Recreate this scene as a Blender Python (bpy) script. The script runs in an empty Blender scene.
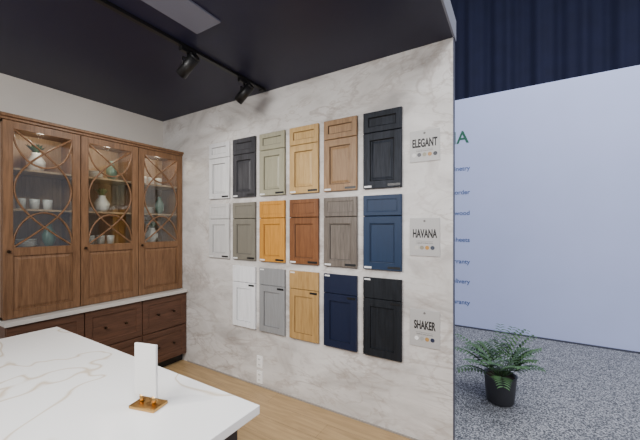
import bpy, bmesh, math, random
from mathutils import Vector, Matrix
random.seed(4)
S=bpy.context.scene
COL=S.collection

# ---------------------------------------------------------------- materials
def newmat(name):
    m=bpy.data.materials.new(name); m.use_nodes=True
    return m,m.node_tree.nodes,m.node_tree.links,m.node_tree.nodes['Principled BSDF']
def lin(c):
    return tuple(((v/255)/12.92 if v/255<=.04045 else (((v/255)+.055)/1.055)**2.4) for v in c)+(1,)
def plain(name,rgb,rough=.5,metal=0,spec=.5,noise=.0,scale=20):
    m,n,l,b=newmat(name)
    b.inputs['Base Color'].default_value=lin(rgb); b.inputs['Roughness'].default_value=rough
    b.inputs['Metallic'].default_value=metal; b.inputs['Specular IOR Level'].default_value=spec
    if noise>0:
        tc=n.new('ShaderNodeTexCoord'); t=n.new('ShaderNodeTexNoise'); t.inputs['Scale'].default_value=scale
        r=n.new('ShaderNodeValToRGB')
        c=lin(rgb); r.color_ramp.elements[0].position=.3; r.color_ramp.elements[1].position=.7
        r.color_ramp.elements[0].color=tuple(v*(1-noise) for v in c[:3])+(1,)
        r.color_ramp.elements[1].color=tuple(min(1,v*(1+noise)) for v in c[:3])+(1,)
        l.new(tc.outputs['Object'],t.inputs['Vector']); l.new(t.outputs['Fac'],r.inputs['Fac']); l.new(r.outputs['Color'],b.inputs['Base Color'])
    return m
def wood(name,dark,light,rough=.42,axis='Z',scale=1.0,bump=.15,spec=.3):
    m,n,l,b=newmat(name)
    tc=n.new('ShaderNodeTexCoord'); mp=n.new('ShaderNodeMapping')
    s={'Z':(28,28,2.2),'X':(2.2,28,28),'Y':(28,2.2,28)}[axis]
    mp.inputs['Scale'].default_value=tuple(v*scale for v in s)
    oi=n.new('ShaderNodeObjectInfo'); mu=n.new('ShaderNodeMath'); mu.operation='MULTIPLY'; mu.inputs[1].default_value=37
    l.new(oi.outputs['Random'],mu.inputs[0]); l.new(mu.outputs[0],mp.inputs['Location'])
    t=n.new('ShaderNodeTexNoise'); t.inputs['Scale'].default_value=1; t.inputs['Detail'].default_value=5; t.inputs['Distortion'].default_value=1.2
    t2=n.new('ShaderNodeTexNoise'); t2.inputs['Scale'].default_value=5; t2.inputs['Detail'].default_value=3
    ad=n.new('ShaderNodeMix'); ad.data_type='FLOAT'; ad.inputs[0].default_value=.4
    r=n.new('ShaderNodeValToRGB'); r.color_ramp.elements[0].position=.36; r.color_ramp.elements[1].position=.62
    r.color_ramp.elements[0].color=lin(dark); r.color_ramp.elements[1].color=lin(light)
    bp=n.new('ShaderNodeBump'); bp.inputs['Strength'].default_value=bump; bp.inputs['Distance'].default_value=.002
    l.new(tc.outputs['Object'],mp.inputs['Vector']); l.new(mp.outputs[0],t.inputs['Vector']); l.new(mp.outputs[0],t2.inputs['Vector'])
    l.new(t.outputs['Fac'],ad.inputs[2]); l.new(t2.outputs['Fac'],ad.inputs[3]); l.new(ad.outputs[0],r.inputs['Fac'])
    l.new(r.outputs['Color'],b.inputs['Base Color']); l.new(ad.outputs[0],bp.inputs['Height']); l.new(bp.outputs[0],b.inputs['Normal'])
    b.inputs['Roughness'].default_value=rough; b.inputs['Specular IOR Level'].default_value=spec
    return m
def emis(name,rgb,st):
    m,n,l,b=newmat(name); b.inputs['Base Color'].default_value=lin(rgb)
    b.inputs['Emission Color'].default_value=lin(rgb); b.inputs['Emission Strength'].default_value=st
    return m

def marble_wall():
    m,n,l,b=newmat('marble_wall_panel')
    tc=n.new('ShaderNodeTexCoord')
    mp=n.new('ShaderNodeMapping'); mp.inputs['Rotation'].default_value=(0,math.radians(42),0); mp.inputs['Scale'].default_value=(1.0,1,2.0)
    l.new(tc.outputs['Object'],mp.inputs['Vector'])
    c=n.new('ShaderNodeTexNoise'); c.inputs['Scale'].default_value=1.6; c.inputs['Detail'].default_value=9; c.inputs['Roughness'].default_value=.6; c.inputs['Distortion'].default_value=.9
    l.new(mp.outputs[0],c.inputs['Vector'])
    r=n.new('ShaderNodeValToRGB'); e=r.color_ramp.elements
    e[0].position=.32; e[0].color=lin((172,167,163)); e[1].position=.68; e[1].color=lin((222,219,216))
    x=e.new(.48); x.color=lin((204,200,196))
    l.new(c.outputs['Fac'],r.inputs['Fac'])
    def vein(scale,rot,sc,width,seed,dist):
        mp2=n.new('ShaderNodeMapping'); mp2.inputs['Rotation'].default_value=(0,math.radians(rot),0); mp2.inputs['Scale'].default_value=sc; mp2.inputs['Location'].default_value=(seed,seed,seed)
        l.new(tc.outputs['Object'],mp2.inputs['Vector'])
        v=n.new('ShaderNodeTexNoise'); v.inputs['Scale'].default_value=scale; v.inputs['Detail'].default_value=6; v.inputs['Roughness'].default_value=.54; v.inputs['Distortion'].default_value=dist
        l.new(mp2.outputs[0],v.inputs['Vector'])
        s=n.new('ShaderNodeMath'); s.operation='SUBTRACT'; s.inputs[1].default_value=.5; l.new(v.outputs['Fac'],s.inputs[0])
        a=n.new('ShaderNodeMath'); a.operation='ABSOLUTE'; l.new(s.outputs[0],a.inputs[0])
        rr=n.new('ShaderNodeMapRange'); rr.inputs['From Min'].default_value=0; rr.inputs['From Max'].default_value=width; rr.inputs['To Min'].default_value=1; rr.inputs['To Max'].default_value=0
        l.new(a.outputs[0],rr.inputs['Value']); return rr.outputs[0]
    v1=vein(1.1,46,(1,1,2.2),.024,3.1,.8); v2=vein(1.9,-50,(1,1,2.2),.016,8.4,.9); v3=vein(1.5,-35,(1,1,2.0),.020,17.3,.9)
    k=n.new('ShaderNodeTexNoise'); k.inputs['Scale'].default_value=1.7; l.new(tc.outputs['Object'],k.inputs['Vector'])
    kr=n.new('ShaderNodeMapRange'); kr.inputs['From Min'].default_value=.36; kr.inputs['From Max'].default_value=.62; l.new(k.outputs['Fac'],kr.inputs['Value'])
    col=r.outputs['Color']
    for v,cc,am in((v1,(142,126,116),.5),(v2,(150,134,120),.4),(v3,(148,134,124),.36)):
        q=n.new('ShaderNodeMath'); q.operation='MULTIPLY'; l.new(v,q.inputs[0]); l.new(kr.outputs[0],q.inputs[1])
        q2=n.new('ShaderNodeMath'); q2.operation='MULTIPLY'; l.new(q.outputs[0],q2.inputs[0]); q2.inputs[1].default_value=am
        mx=n.new('ShaderNodeMix'); mx.data_type='RGBA'; l.new(q2.outputs[0],mx.inputs[0]); l.new(col,mx.inputs[6]); mx.inputs[7].default_value=lin(cc)
        col=mx.outputs[2]
    l.new(col,b.inputs['Base Color']); b.inputs['Roughness'].default_value=.5
    return m
def quartz(name='white_quartz'):
    m,n,l,b=newmat(name)
    tc=n.new('ShaderNodeTexCoord'); v=n.new('ShaderNodeTexNoise'); v.inputs['Scale'].default_value=1.3; v.inputs['Detail'].default_value=3; v.inputs['Distortion'].default_value=.5
    l.new(tc.outputs['Object'],v.inputs['Vector'])
    s=n.new('ShaderNodeMath'); s.operation='SUBTRACT'; s.inputs[1].default_value=.5; l.new(v.outputs['Fac'],s.inputs[0])
    a=n.new('ShaderNodeMath'); a.operation='ABSOLUTE'; l.new(s.outputs[0],a.inputs[0])
    r=n.new('ShaderNodeValToRGB'); l.new(a.outputs[0],r.inputs['Fac']); e=r.color_ramp.elements
    e[0].position=0; e[0].color=lin((206,190,168)); e[1].position=.009; e[1].color=lin((238,237,235))
    l.new(r.outputs['Color'],b.inputs['Base Color']); b.inputs['Roughness'].default_value=.2
    return m
def plankfloor():
    m,n,l,b=newmat('light_oak_plank_floor')
    tc=n.new('ShaderNodeTexCoord'); br=n.new('ShaderNodeTexBrick')
    br.inputs['Scale'].default_value=1; br.inputs['Brick Width'].default_value=1.25; br.inputs['Row Height'].default_value=.18
    br.inputs['Mortar Size'].default_value=.0012; br.inputs['Color1'].default_value=lin((182,152,110)); br.inputs['Color2'].default_value=lin((168,139,99)); br.inputs['Mortar'].default_value=lin((116,92,64))
    l.new(tc.outputs['Object'],br.inputs['Vector'])
    mp=n.new('ShaderNodeMapping'); mp.inputs['Scale'].default_value=(1.5,16,1); l.new(tc.outputs['Object'],mp.inputs['Vector'])
    t=n.new('ShaderNodeTexNoise'); t.inputs['Scale'].default_value=2; t.inputs['Detail'].default_value=5; t.inputs['Distortion'].default_value=1; l.new(mp.outputs[0],t.inputs['Vector'])
    r=n.new('ShaderNodeValToRGB'); r.color_ramp.elements[0].color=(.72,.70,.66,1); r.color_ramp.elements[1].color=(1.05,1.05,1.05,1); r.color_ramp.elements[0].position=.3; r.color_ramp.elements[1].position=.7
    l.new(t.outputs['Fac'],r.inputs['Fac'])
    mx=n.new('ShaderNodeMix'); mx.data_type='RGBA'; mx.blend_type='MULTIPLY'; mx.inputs[0].default_value=1
    l.new(br.outputs['Color'],mx.inputs[6]); l.new(r.outputs['Color'],mx.inputs[7]); l.new(mx.outputs[2],b.inputs['Base Color'])
    b.inputs['Roughness'].default_value=.4
    return m
def carpet():
    m,n,l,b=newmat('speckled_grey_carpet')
    tc=n.new('ShaderNodeTexCoord'); t=n.new('ShaderNodeTexNoise'); t.inputs['Scale'].default_value=85; t.inputs['Detail'].default_value=2
    l.new(tc.outputs['Object'],t.inputs['Vector'])
    r=n.new('ShaderNodeValToRGB'); e=r.color_ramp.elements
    e[0].position=.38; e[0].color=lin((62,64,70)); e[1].position=.64; e[1].color=lin((172,173,178)); x=e.new(.5); x.color=lin((112,114,120))
    l.new(t.outputs['Fac'],r.inputs['Fac']); l.new(r.outputs['Color'],b.inputs['Base Color']); b.inputs['Roughness'].default_value=.95
    return m
def glassmat():
    m=bpy.data.materials.new('cabinet_glass'); m.use_nodes=True; n=m.node_tree.nodes; l=m.node_tree.links
    n.remove(n['Principled BSDF']); o=n['Material Output']
    t=n.new('ShaderNodeBsdfTransparent'); t.inputs[0].default_value=(.93,.95,.94,1); g=n.new('ShaderNodeBsdfGlossy'); g.inputs['Roughness'].default_value=.03
    mx=n.new('ShaderNodeMixShader'); mx.inputs[0].default_value=.08
    l.new(t.outputs[0],mx.inputs[1]); l.new(g.outputs[0],mx.inputs[2]); l.new(mx.outputs[0],o.inputs['Surface']); return m

# ---------------------------------------------------------------- mesh helpers
class MB:
    def __init__(s): s.bm=bmesh.new(); s.mats=[]
    def mi(s,m):
        if m not in s.mats: s.mats.append(m)
        return s.mats.index(m)
    def box(s,a,b,m,bev=0):
        x0,y0,z0=a; x1,y1,z1=b
        r=bmesh.ops.create_cube(s.bm,size=1); vs=r['verts']
        bmesh.ops.scale(s.bm,vec=(x1-x0,y1-y0,z1-z0),verts=vs); bmesh.ops.translate(s.bm,vec=((x0+x1)/2,(y0+y1)/2,(z0+z1)/2),verts=vs)
        fs=set(f for v in vs for f in v.link_faces)
        i=s.mi(m)
        for f in fs: f.material_index=i
        if bev:
            es=list(set(e for v in vs for e in v.link_edges))
            rr=bmesh.ops.bevel(s.bm,geom=es,offset=bev,segments=2,affect='EDGES',profile=.6)
            for f in rr['faces']: f.material_index=i
    def cyl(s,p0,p1,r0,m,r1=None,seg=24,cap=True):
        p0=Vector(p0);p1=Vector(p1); d=p1-p0; r1=r0 if r1 is None else r1
        q=Vector((0,0,1)).rotation_difference(d.normalized()).to_matrix().to_4x4()
        M=Matrix.Translation((p0+p1)/2)@q
        r=bmesh.ops.create_cone(s.bm,cap_ends=cap,segments=seg,radius1=r0,radius2=r1,depth=d.length,matrix=M)
        i=s.mi(m)
        for f in set(f for v in r['verts'] for f in v.link_faces): f.material_index=i; f.smooth=len(f.verts)==4
    def lathe(s,prof,c,m,seg=28):
        i=s.mi(m); rings=[]
        for r,z in prof:
            rings.append([s.bm.verts.new((c[0]+r*math.cos(2*math.pi*k/seg),c[1]+r*math.sin(2*math.pi*k/seg),c[2]+z)) for k in range(seg)])
        for a,b in zip(rings,rings[1:]):
            for k in range(seg):
                f=s.bm.faces.new((a[k],a[(k+1)%seg],b[(k+1)%seg],b[k])); f.material_index=i; f.smooth=True
        for rg,rev in((rings[0],True),(rings[-1],False)):
            f=s.bm.faces.new(rg[::-1] if rev else rg); f.material_index=i
    def panel(s,u0,u1,z0,z1,rings,m,plane='Y',base=0.0,groove=None,gi=()):
        i=s.mi(m); rr=[]; gidx=s.mi(groove) if groove else i
        for ins,dep in rings:
            a,b,c,d=u0+ins,u1-ins,z0+ins,z1-ins
            pts=[(a,c),(b,c),(b,d),(a,d)]
            if plane=='Y': vs=[s.bm.verts.new((u,base-dep,z)) for u,z in pts]
            else: vs=[s.bm.verts.new((base+dep,u,z)) for u,z in pts]
            rr.append(vs)
        for q,(A,B) in enumerate(zip(rr,rr[1:])):
            for k in range(4):
                f=s.bm.faces.new((A[k],A[(k+1)%4],B[(k+1)%4],B[k])); f.material_index=gidx if q in gi else i
        f=s.bm.faces.new(rr[-1]); f.material_index=i
        f=s.bm.faces.new(rr[0][::-1]); f.material_index=i
    def leaf(s,base,dirv,L,w,droop,m,n=7,up=Vector((0,0,1))):
        i=s.mi(m); base=Vector(base); d=Vector(dirv).normalized(); side=d.cross(up); side=side.normalized() if side.length>1e-3 else Vector((1,0,0))
        prev=None
        for k in range(n+1):
            t=k/n; p=base+d*L*t+Vector((0,0,-droop*t*t)); ww=w*math.sin(math.pi*min(1,.12+.88*t))*.5+.0006
            a=s.bm.verts.new(p-side*ww); c=s.bm.verts.new(p+Vector((0,0,-.15*ww))); b=s.bm.verts.new(p+side*ww)
            if prev:
                for q in((prev[0],prev[1],c,a),(prev[1],prev[2],b,c)):
                    f=s.bm.faces.new(q); f.material_index=i; f.smooth=True
            prev=(a,c,b)
    def obj(s,name,loc=(0,0,0),parent=None,recalc=True):
        if recalc: bmesh.ops.recalc_face_normals(s.bm,faces=s.bm.faces[:])
        me=bpy.data.meshes.new(name); s.bm.to_mesh(me); s.bm.free()
        for m in s.mats: me.materials.append(m)
        o=bpy.data.objects.new(name,me); o.location=loc; COL.objects.link(o)
        if parent: o.parent=parent
        return o
def empty(name,loc=(0,0,0)):
    e=bpy.data.objects.new(name,None); e.location=loc; e.empty_display_size=.1; COL.objects.link(e); return e
def text(name,body,size,loc,rot,mat,parent=None,align='LEFT',ext=.0006,bold=0,sx=1):
    c=bpy.data.curves.new(name,'FONT'); c.body=body; c.size=size; c.align_x=align; c.align_y='CENTER'; c.extrude=ext; c.offset=bold
    c.materials.append(mat)
    o=bpy.data.objects.new(name,c); o.location=loc; o.rotation_euler=rot; o.scale=(sx,1,1); COL.objects.link(o)
    if parent: o.parent=parent
    return o
def tube(name,pts,r,mat,parent=None,flat=False):
    c=bpy.data.curves.new(name,'CURVE'); c.dimensions='3D'; c.bevel_depth=r; c.bevel_resolution=3
    sp=c.splines.new('POLY'); sp.points.add(len(pts)-1)
    for i,p in enumerate(pts): sp.points[i].co=(*p,1)
    c.materials.append(mat); o=bpy.data.objects.new(name,c); COL.objects.link(o)
    if parent: o.parent=parent
    return o

# ---------------------------------------------------------------- room
WY=2.336
WX0,WX1=-3.70,-0.36
CZ=2.85
M_marb=marble_wall(); M_navy=plain('navy_ceiling_paint',(34,34,58),.45,noise=.06,scale=1.5,spec=.3)
M_floor=plankfloor(); M_carp=carpet(); M_trimd=plain('dark_edge_trim',(70,72,86),.5)
M_offw=plain('off_white_wall_paint',(214,208,200),.7,noise=.03,scale=3)

b=MB(); b.box((WX0-.1,WY,0),(WX1,WY+.06,CZ),M_marb); b.obj('wall_back')
b=MB(); b.box((WX1,WY+.0,0),(WX1+.004,WY+.06,CZ),M_trimd); b.obj('trim_1')
b=MB(); b.box((WX0-.1,-1.6,0),(WX0,WY,CZ),M_offw); b.obj('wall_left')
b=MB(); b.box((WX0-.1,-1.6,CZ),(WX1,WY+.06,CZ+.14),M_navy); b.obj('ceiling')
b=MB(); b.box((WX1,-1.6,CZ),(WX1+.012,WY+.06,CZ+.14),plain('fascia_grey',(128,130,142),.5)); b.obj('trim_2')
b=MB(); b.box((WX0-.1,-2.6,-.02),(1.4,WY+.06,0),M_floor); b.obj('floor')
b=MB(); b.box((-6,-5,-.04),(9,9,-.02),M_carp); b.obj('floor_carpet')
b=MB(); b.box((-1.81,.45,CZ-.012),(-1.58,1.385,CZ),plain('ceiling_panel_grey',(112,114,132),.5),.003); b.obj('ceiling_panel')
b=MB(); b.box((-3.22,WY-.008,0),(WX1,WY,.012),plain('baseboard_grey',(150,143,135),.5)); b.obj('baseboard_back')

# ---------------------------------------------------------------- door samples
M_blk=plain('black_label',(18,18,20),.4); M_wht=plain('white_label',(225,225,225),.5); M_back=plain('sample_back_board',(60,56,52),.8)
def paint(nm,rgb,rough=.42): return wood(nm,tuple(int(v*.93) for v in rgb),rgb,rough,bump=.05)
C={
 (0,0):paint('paint_soft_white',(218,218,219)),(0,1):wood('stain_graphite',(46,46,50),(70,70,74)),(0,2):paint('paint_sage',(158,154,132)),
 (0,3):wood('natural_oak',(172,138,86),(198,164,110)),(0,4):wood('toasted_oak',(126,97,68),(156,124,90)),(0,5):wood('charcoal_oak',(18,22,29),(44,48,57),.55,bump=.35,spec=.18),
 (1,0):paint('paint_light_grey',(204,203,202)),(1,1):paint('paint_greige',(122,118,107)),(1,2):wood('honey_maple',(176,120,46),(200,142,62)),
 (1,3):wood('cinnamon_maple',(100,63,38),(128,84,52)),(1,4):wood('driftwood_grey',(88,80,73),(114,105,97)),(1,5):paint('paint_ocean_blue',(28,48,76),.5),
 (2,1):paint('paint_pure_white',(240,241,244)),(2,2):paint('paint_mid_grey',(142,143,144)),(2,3):wood('blond_oak',(152,118,70),(180,144,92)),
 (2,4):paint('paint_midnight_blue',(22,30,54),.5),(2,5):wood('black_oak',(22,24,28),(33,36,41),.5,spec=.2),
}
PITCH=.3615; W=.305; X5=-1.015
rowz=[(1.848,2.440),(1.222,1.795),(.552,1.158)]
for (r,c),m in C.items():
    # darker copy of the finish paints edge shade into the profile grooves
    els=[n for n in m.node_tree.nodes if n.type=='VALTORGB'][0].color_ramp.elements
    g=bpy.data.materials.new(m.name+'_groove_shade'); g.use_nodes=True
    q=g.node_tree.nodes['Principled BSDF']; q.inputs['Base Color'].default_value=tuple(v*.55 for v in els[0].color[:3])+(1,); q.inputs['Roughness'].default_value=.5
    z0,z1=rowz[r]; H=z1-z0
    b=MB(); t=.026
    x0=-W/2; x1=W/2; dh=.158; gp=.005
    b.box((x0+.004,-.004,-H/2+.004),(x1-.004,0,H/2-.004),M_back)
    zd0=H/2-dh; zt=zd0-gp
    if r==0:
        prof=[(0,.004),(0,t-.003),(.003,t),(.056,t),(.058,t-.003),(.063,t-.011),(.068,t-.011),(.084,t-.006)]
        dprof=[(0,.004),(0,t-.003),(.003,t),(.042,t),(.044,t-.003),(.049,t-.010)]; gi=(3,4); gd=(3,4)
    elif r==1:
        prof=[(0,.004),(0,t-.003),(.003,t),(.052,t),(.054,t-.003),(.059,t-.004),(.063,t-.012)]
        dprof=[(0,.004),(0,t-.003),(.003,t),(.030,t),(.032,t-.002),(.035,t-.002),(.037,t-.004)]; gi=(3,5); gd=(5,)
    else:
        prof=[(0,.004),(0,t-.002),(.002,t),(.058,t),(.059,t-.011)]
        dprof=[(0,.004),(0,t-.002),(.002,t)]; gi=(3,); gd=()
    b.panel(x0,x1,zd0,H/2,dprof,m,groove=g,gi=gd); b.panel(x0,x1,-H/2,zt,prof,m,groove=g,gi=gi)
    if r<2:
        b.box((x1-.105,-t-.0015,-H/2+.012),(x1-.008,-t-.0001,-H/2+.030),M_blk)
        b.box((x0+.010,-t-.0015,-H/2+.008),(x0+.070,-t-.0001,-H/2+.022),M_wht)
    else:
        b.box((x1-.085,-t-.0015,zt-.030),(x1-.010,-t-.0001,zt-.012),M_blk)
        b.box((x0+.012,-t-.0015,H/2-.020),(x0+.06,-t-.0001,H/2-.008),M_wht)
    b.obj('cabinet_door_sample',(X5+W/2-(5-c)*PITCH,WY-.001,(z0+z1)/2))

# ---------------------------------------------------------------- signs
M_sign=plain('sign_card',(178,176,174),.45); M_ink=plain('sign_ink',(28,26,26),.6); M_sl=plain('sign_light_ink',(110,106,104),.6)
R90=(math.pi/2,0,0)
signs=[('ELEGANT',2.245,2.02,[(210,208,204),(90,90,94),(150,146,126),(170,130,84),(60,62,68)]),
       ('HAVANA',1.615,1.342,[(190,186,180),(138,132,116),(180,130,56),(60,66,80)]),
       ('SHAKER',.955,.69,[(238,238,238),(160,160,158),(176,136,80),(40,46,70)])]
for nm,zt,zb,cols in signs:
    cx=-.549; e=empty('collection_sign',(cx,WY,(zt+zb)/2)); hh=(zt-zb)/2
    b=MB(); b.box((-.105,-.006,-hh),(.105,-.0005,hh),M_sign,.001); b.obj('sign_board',parent=e)
    text('sign_title',nm,.082,(0,-.0066,hh*.16),R90,M_ink,e,'CENTER',bold=.0028,sx=.50)
    b=MB(); b.lathe([(.009,-.0003),(.009,.0003)],(0,0,0),M_sl,6); o=b.obj('sign_logo',(0,-.0068,hh-.022),e); o.rotation_euler=R90
    b=MB(); b.box((-.06,-.0066,-.0008),(.06,-.006,.0008),M_sl); b.obj('rule_line',(0,0,-hh*.22),e)
    text('sign_subtitle','CABINET COLLECTION',.011,(0,-.0066,-hh*.32),R90,M_sl,e,'CENTER')
    n=len(cols)
    for i,cc in enumerate(cols):
        b=MB(); b.lathe([(.0145,-.0006),(.0145,.0006)],(0,0,0),plain('swatch_%s_%d'%(nm.lower(),i),cc,.5),20)
        o=b.obj('swatch_%d'%(i+1),((i-(n-1)/2)*.037,-.0068,-hh*.56),e); o.rotation_euler=R90
M_out=plain('outlet_plastic',(240,239,237),.35); M_slot=plain('outlet_slot',(90,90,92),.5)
for z in(.238,.09):
    b=MB(); b.box((-.037,-.008,-.058),(.037,-.0005,.058),M_out,.002)
    for dz in(-.026,.026):
        b.box((-.018,-.010,dz-.016),(.018,-.008,dz+.016),M_out,.001)
        b.box((-.010,-.0105,dz-.006),(-.005,-.010,dz+.008),M_slot); b.box((.005,-.0105,dz-.006),(.010,-.010,dz+.008),M_slot)
    b.obj('wall_outlet',(-2.113,WY,z))

# ---------------------------------------------------------------- track lighting
M_tb=plain('track_black',(12,12,14),.45)
M_lamp=emis('lamp_lens',(255,236,205),6)
def aim(o,tgt): 
    d=Vector(tgt)-o.location; o.rotation_euler=d.to_track_quat('-Z','Y').to_euler()
TX=-2.01
tr=empty('track_light_rail',(TX,0,CZ))
b=MB(); b.box((-.018,-1.5,-.022),(.018,2.25,-.0),M_tb,.002); b.box((-.022,2.23,-.03),(.022,2.28,-.0),M_tb,.002); b.obj('rail',parent=tr)
def head(y,tgt,en,size=70,X=TX,blend=.8,rad=.04):
    e=empty('track_spotlight',(X,y,CZ-.0225))
    piv=Vector((0,0,-.115)); d=(Vector(tgt)-(e.location+piv)).normalized()
    b=MB(); b.box((-.017,-.06,-.028),(.017,.06,0),M_tb,.002); b.cyl((0,0,-.028),(0,0,-.07),.009,M_tb,seg=12)
    side=d.cross(Vector((0,0,1))).normalized()
    for s in(-1,1): b.cyl(piv+side*.044*s+Vector((0,0,.044)),piv+side*.044*s-Vector((0,0,.006)),.005,M_tb,seg=8)
    b.cyl(piv-side*.044+Vector((0,0,.045)),piv+side*.044+Vector((0,0,.045)),.006,M_tb,seg=8)
    b.obj('bracket',parent=e)
    b=MB(); a=piv-d*.085; z=piv+d*.085
    b.cyl(a,z,.039,M_tb,seg=32,cap=True); b.cyl(a-d*.012,a,.028,M_tb,r1=.039,seg=32)
    b.cyl(z+d*.0005,z+d*.002,.030,M_lamp,seg=24); b.obj('lamp_body',parent=e)
    L=bpy.data.lights.new('spot_lamp','SPOT'); L.energy=en; L.spot_size=math.radians(size); L.spot_blend=blend; L.shadow_soft_size=rad; L.color=(1,.96,.91)
    o=bpy.data.objects.new('spot_lamp',L); COL.objects.link(o); o.parent=e; o.location=piv+d*.095
    o.rotation_euler=d.to_track_quat('-Z','Y').to_euler()
head(1.46,(-3.4,1.35,1.75),28,95)
head(2.02,(-3.1,1.9,1.85),14,115)
head(.35,(-2.3,2.3,1.2),80,90)  # out-of-view head, added to light the sample wall
head(-.45,(-1.3,2.3,.8),120,90)  # second unseen head added as extra wall light

# ---------------------------------------------------------------- island
M_q=quartz(); M_isl=plain('navy_island_paint',(30,34,50),.4)
IX0,IX1,IY0,IY1=-2.55,-.793,-.15,.876
isl=empty('kitchen_island',((IX0+IX1)/2,(IY0+IY1)/2,0)); cx,cy=isl.location[:2]
hx=(IX1-IX0)/2; hy=(IY1-IY0)/2
b=MB(); b.box((-hx,-hy,.868),(hx,hy,.9),M_q,.003); b.obj('countertop',parent=isl)
b=MB(); b.box((-hx+.06,-hy+.08,.1),(hx-.06,hy-.06,.868),M_isl); b.box((-hx+.1,-hy+.12,0),(hx-.1,hy-.11,.1),M_blk)
for k in range(4):
    u0=-hx+.07+k*.41
    b.panel(u0,u0+.40,.12,.85,[(0,0),(0,.018),(.06,.018),(.061,.010)],M_isl,'Y',-hy+.08)
b.panel(-hy+.09,hy-.07,.12,.85,[(0,0),(0,.018),(.07,.018),(.071,.010)],M_isl,'X',hx-.06)
b.obj('cabinet_body',parent=isl)
M_brass=plain('brass',(190,150,92),.28,1)
h=empty('menu_stand',(-1.11,.667,.9))
b=MB(); b.box((-.08,-.035,0),(.03,.035,.012),M_brass,.003); b.cyl((.0,0,.012),(.0,0,.04),.008,M_brass,seg=16); b.cyl((-.055,0,.012),(-.055,0,.04),.008,M_brass,seg=16); b.obj('brass_base',parent=h)
b=MB(); b.box((-.085,-.005,.035),(.012,.005,.225),plain('menu_card',(222,220,216),.4),.003); b.obj('card',parent=h)
h.rotation_euler=(0,0,math.radians(15))

# ---------------------------------------------------------------- hutch (display cabinet)
M_w=wood('walnut_hutch',(98,70,48),(132,98,70),.4); M_wd=wood('walnut_hutch_dark',(76,52,40),(100,70,54),.42,axis='Y')
M_in=wood('hutch_interior',(150,124,96),(176,148,118),.5); M_gl=glassmat(); M_knob=plain('bronze_knob',(60,48,38),.3,1)
M_ct=plain('hutch_quartz',(206,203,198),.25,noise=.05,scale=4)
HY0,HY1=.80,WY-.004; HB=WX0+.003; UF=-3.31; LF=-3.235
hu=empty('display_hutch',(HB,(HY0+HY1)/2,0)); oy=hu.location.y
def P(b,name): return b.obj(name,(-HB,-oy,0),hu)
b=MB()
b.box((HB,HY0,.09),(LF-.02,HY1,.80),M_wd); b.box((HB,HY0+.02,0),(LF-.08,HY1,.09),M_blk)
nd=3; dw=(HY1-HY0)/nd
for k in range(nd):
    u0=HY0+k*dw+.004; u1=HY0+(k+1)*dw-.004
    for z0,z1 in((.10,.435),(.445,.79)):
        b.panel(u0,u1,z0,z1,[(0,0),(0,.018),(.002,.02),(.055,.02),(.060,.012),(.066,.012)],M_wd,'X',LF-.02)
        for q in(.32,.68):
            yk=u0+(u1-u0)*q; zk=(z0+z1)/2
            b.cyl((LF-.008,yk,zk),(LF+.014,yk,zk),.006,M_knob,seg=12); b.cyl((LF+.014,yk,zk),(LF+.026,yk,zk),.013,M_knob,r1=.009,seg=16)
P(b,'base_cabinet')
b=MB(); b.box((HB,HY0-.01,.801),(LF+.02,HY1,.835),M_ct,.003); P(b,'countertop')
b=MB(); T=.02; ZB,ZT=.836,2.375
b.box((HB,HY0,ZB),(HB+.012,HY1,ZT),M_in)
b.box((HB,HY0,ZB),(UF-.022,HY0+T,ZT),M_w); b.box((HB,HY1-T,ZB),(UF-.022,HY1,ZT),M_w)
b.box((HB,HY0,ZT-T),(UF-.022,HY1,ZT),M_w); b.box((HB,HY0,ZB),(UF-.022,HY1,ZB+T),M_w)
for k in(1,2): b.box((HB+.012,HY0+k*dw-.01,ZB+T),(UF-.022,HY0+k*dw+.01,ZT-T),M_w)
for z in(1.36,1.68,2.0): b.box((HB+.012,HY0+T,z),(UF-.03,HY1-T,z+.016),M_in)
P(b,'upper_carcass')
b=MB()
b.box((HB,HY0-.02,ZT),(UF+.005,HY1,ZT+.02),M_w,.003); b.box((HB,HY0-.035,ZT+.02),(UF+.025,HY1,ZT+.045),M_w,.006)
P(b,'crown_moulding')
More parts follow.
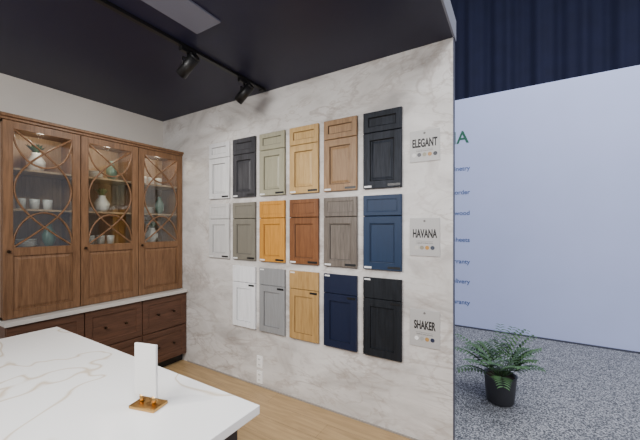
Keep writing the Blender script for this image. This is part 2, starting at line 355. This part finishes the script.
for k in range(nd):
    u0=HY0+k*dw+.003; u1=HY0+(k+1)*dw-.003; s=.058
    b=MB(); F0=UF-.021
    b.box((F0,u0,ZB+.004),(UF,u0+s,ZT-.004),M_w,.0015); b.box((F0,u1-s,ZB+.004),(UF,u1,ZT-.004),M_w,.0015)
    b.box((F0,u0+s,ZT-.004-s),(UF,u1-s,ZT-.004),M_w,.0015); b.box((F0,u0+s,ZB+.004),(UF,u1-s,ZB+.004+s),M_w,.0015)
    b.box((F0,u0+s,1.325),(UF,u1-s,1.39),M_w,.0015)
    b.panel(u0+s,u1-s,ZB+.004+s,1.325,[(0,0),(0,.010),(.012,.010),(.03,.016)],M_w,'X',F0)
    b.cyl((UF,u0+.03,1.36),(UF+.015,u0+.03,1.36),.005,M_knob,seg=12); b.cyl((UF+.015,u0+.03,1.36),(UF+.027,u0+.03,1.36),.013,M_knob,r1=.009,seg=16)
    P(b,'door_%d'%(k+1))
    g0,g1,h0,h1=u0+s,u1-s,1.39,ZT-.004-s
    b=MB(); b.box((F0+.006,g0,h0),(F0+.009,g1,h1),M_gl); P(b,'door_glass_%d'%(k+1))
    gw=g1-g0; gh=h1-h0; mid=(g0+g1)/2; X=UF-.010
    def arc(fn,nm):
        pts=[]
        for i in range(33):
            y,z=fn(i/32); pts.append((X-HB,y-oy,z))
        tube(nm,pts,.0075,M_w,hu)
    i_=k+1
    arc(lambda t:(g0+gw*math.sin(math.pi*t)*.98,h0+gh*t),'mullion_a_%d'%i_)
    arc(lambda t:(g1-gw*math.sin(math.pi*t)*.98,h0+gh*t),'mullion_b_%d'%i_)
    arc(lambda t:(mid+gw*.5*math.cos(math.pi*t),h1-gh*.30*math.sin(math.pi*t)),'mullion_c_%d'%i_)
    arc(lambda t:(mid+gw*.5*math.cos(math.pi*t),h0+gh*.30*math.sin(math.pi*t)),'mullion_d_%d'%i_)
M_cer=plain('ceramic_white',(226,224,218),.3); M_leaf=plain('leaf_green',(70,104,62),.55,noise=.2,scale=30); M_cer2=plain('ceramic_green',(92,120,108),.3)
b=MB()
for k in range(nd):
    yc=HY0+(k+.5)*dw; xc=-3.50
    for z,kind in((1.377,0),(1.697,1),(2.017,2)):
        kind=(kind+k+1)%3
        if kind==0:
            b.lathe([(.035,0),(.06,.04),(.065,.09),(.03,.15),(.035,.165)],(xc,yc,z),M_cer)
            for q in range(14):
                a=q*2.4; b.leaf((xc,yc,z+.15),(math.cos(a)*.5,math.sin(a)*.7,1),.13,.03,.03,M_leaf,5)
        elif kind==1:
            for q in range(4): b.lathe([(.03,0),(.075,.02),(.078,.024)],(xc,yc-.07,z+q*.016),M_cer,20)
            b.lathe([(.02,0),(.045,.05),(.05,.11),(.02,.17),(.02,.2)],(xc,yc+.09,z),M_cer2)
        else:
            for q in range(3):
                y=yc-.1+q*.09; b.lathe([(.028,0),(.034,.07),(.034,.09)],(xc,y,z),M_cer,20)
P(b,'tableware')
for k in range(nd):
    L=bpy.data.lights.new('cabinet_lamp','POINT'); L.energy=2.6; L.color=(1,.88,.72); L.shadow_soft_size=.03
    o=bpy.data.objects.new('cabinet_lamp_%d'%(k+1),L); COL.objects.link(o); o.parent=hu; o.location=(-3.40-HB,HY0+(k+.5)*dw-oy,2.32)

# ---------------------------------------------------------------- neighbouring booth
BY=5.43
M_ban=plain('banner_fabric',(188,198,236),.75,noise=.02,scale=2); M_grn=plain('banner_green_ink',(30,96,74),.6); M_blu=plain('banner_blue_ink',(74,98,152),.6)
ban=empty('exhibition_banner',(.4,BY,-.02))
b=MB(); b.box((-2.4,0,.02),(2.6,.06,3.58),M_ban,.004)
b.box((-2.42,-.012,0),(2.62,.07,.02),M_trimd); b.obj('panel',parent=ban)
xr=-.59-.4
text('headline','ITALIA',.27,(xr-.02,-.003,1.57+1.40),R90,M_grn,ban,'RIGHT',bold=.004,sx=.95)
for yy,tx in((168,'custom cabinetry'),(192,'made to order'),(213,'all plywood'),(240,'soft close sheets'),(262,'full warranty'),(282,'fast delivery'),(303,'quality guaranty')):
    text('line_text',tx,.095,(xr+.0,-.003,1.57+(227-yy)/318*4.94),R90,M_blu,ban,'RIGHT',bold=.001)
M_dr=plain('navy_drape',(24,30,60),.85,noise=.1,scale=3)
b=MB(); N=420; i=b.mi(M_dr); prev=None
for k in range(N+1):
    x=-6+15*k/N; y=8.6+.07*math.sin(x*9)+.03*math.sin(x*23+1)
    a=b.bm.verts.new((x,y,-.02)); c=b.bm.verts.new((x,y,9))
    if prev:
        f=b.bm.faces.new((prev[0],a,c,prev[1])); f.material_index=i; f.smooth=True
    prev=(a,c)
b.obj('backdrop_curtain',recalc=False)

# potted plant
M_pot=plain('plant_pot_dark',(52,52,56),.5); M_soil=plain('soil',(48,36,28),.9); M_lf=plain('palm_leaf',(62,92,54),.5,noise=.25,scale=12)
b=MB(); b.lathe([(.085,0),(.11,.02),(.13,.24),(.135,.25),(.12,.25),(.118,.225)],(0,0,0),M_pot); b.lathe([(.116,.215),(.116,.226)],(0,0,0),M_soil)
for k in range(34):
    a=k*2.399; el=.35+1.9*random.random(); L=.30+.20*random.random()
    d=Vector((math.cos(a),math.sin(a),el)).normalized(); base=Vector((math.cos(a)*.02,math.sin(a)*.02,.225))
    b.cyl(base,base+d*L*.45,.003,M_lf,seg=6)
    stem=base+d*L*.4
    for j in range(9):
        t=j/8; p=stem+d*L*.75*t+Vector((0,0,-.09*t*t)); sd=d.cross(Vector((0,0,1))).normalized()
        for s in(-1,1): b.leaf(p,d*.6+sd*s*.9+Vector((0,0,.1)),.11*(1-.5*t),.02,.03,M_lf,4)
b.obj('potted_fern',(-.11,3.277,-.02))

# ---------------------------------------------------------------- lights
def area(nm,loc,tgt,en,sx,sy,col=(1,.97,.93)):
    L=bpy.data.lights.new(nm,'AREA'); L.shape='RECTANGLE'; L.size=sx; L.size_y=sy; L.energy=en; L.color=col
    o=bpy.data.objects.new(nm,L); COL.objects.link(o); o.location=loc; aim(o,tgt); return o
area('booth_fill',(-1.4,-.9,2.6),(-1.6,2.3,.9),66,1.6,.5,(1,.98,.95))  # fill lamp added behind the camera to brighten the sample wall
area('hall_fill_a',(2.5,-1.5,6),(-.5,2.5,0),340,2,2,(.95,.97,1))  # unseen overhead fill, added to lift the samples and wall
area('hall_fill_b',(1.5,3.4,6.5),(.3,4.6,0),230,2,2,(.93,.95,1))  # unseen overhead fill, added for the banner and carpet
w=bpy.data.worlds.new('World'); S.world=w; w.use_nodes=True
w.node_tree.nodes['Background'].inputs[0].default_value=(.84,.87,1,1); w.node_tree.nodes['Background'].inputs[1].default_value=.5

# ---------------------------------------------------------------- camera
cd=bpy.data.cameras.new('camera'); cam=bpy.data.objects.new('camera',cd); COL.objects.link(cam)
cd.sensor_width=36; cd.lens=318/640*36; cd.shift_y=7/640; cd.clip_start=.05
cam.location=(0,0,1.55); cam.rotation_euler=(math.pi/2,0,math.radians(90-58.55))
S.camera=cam
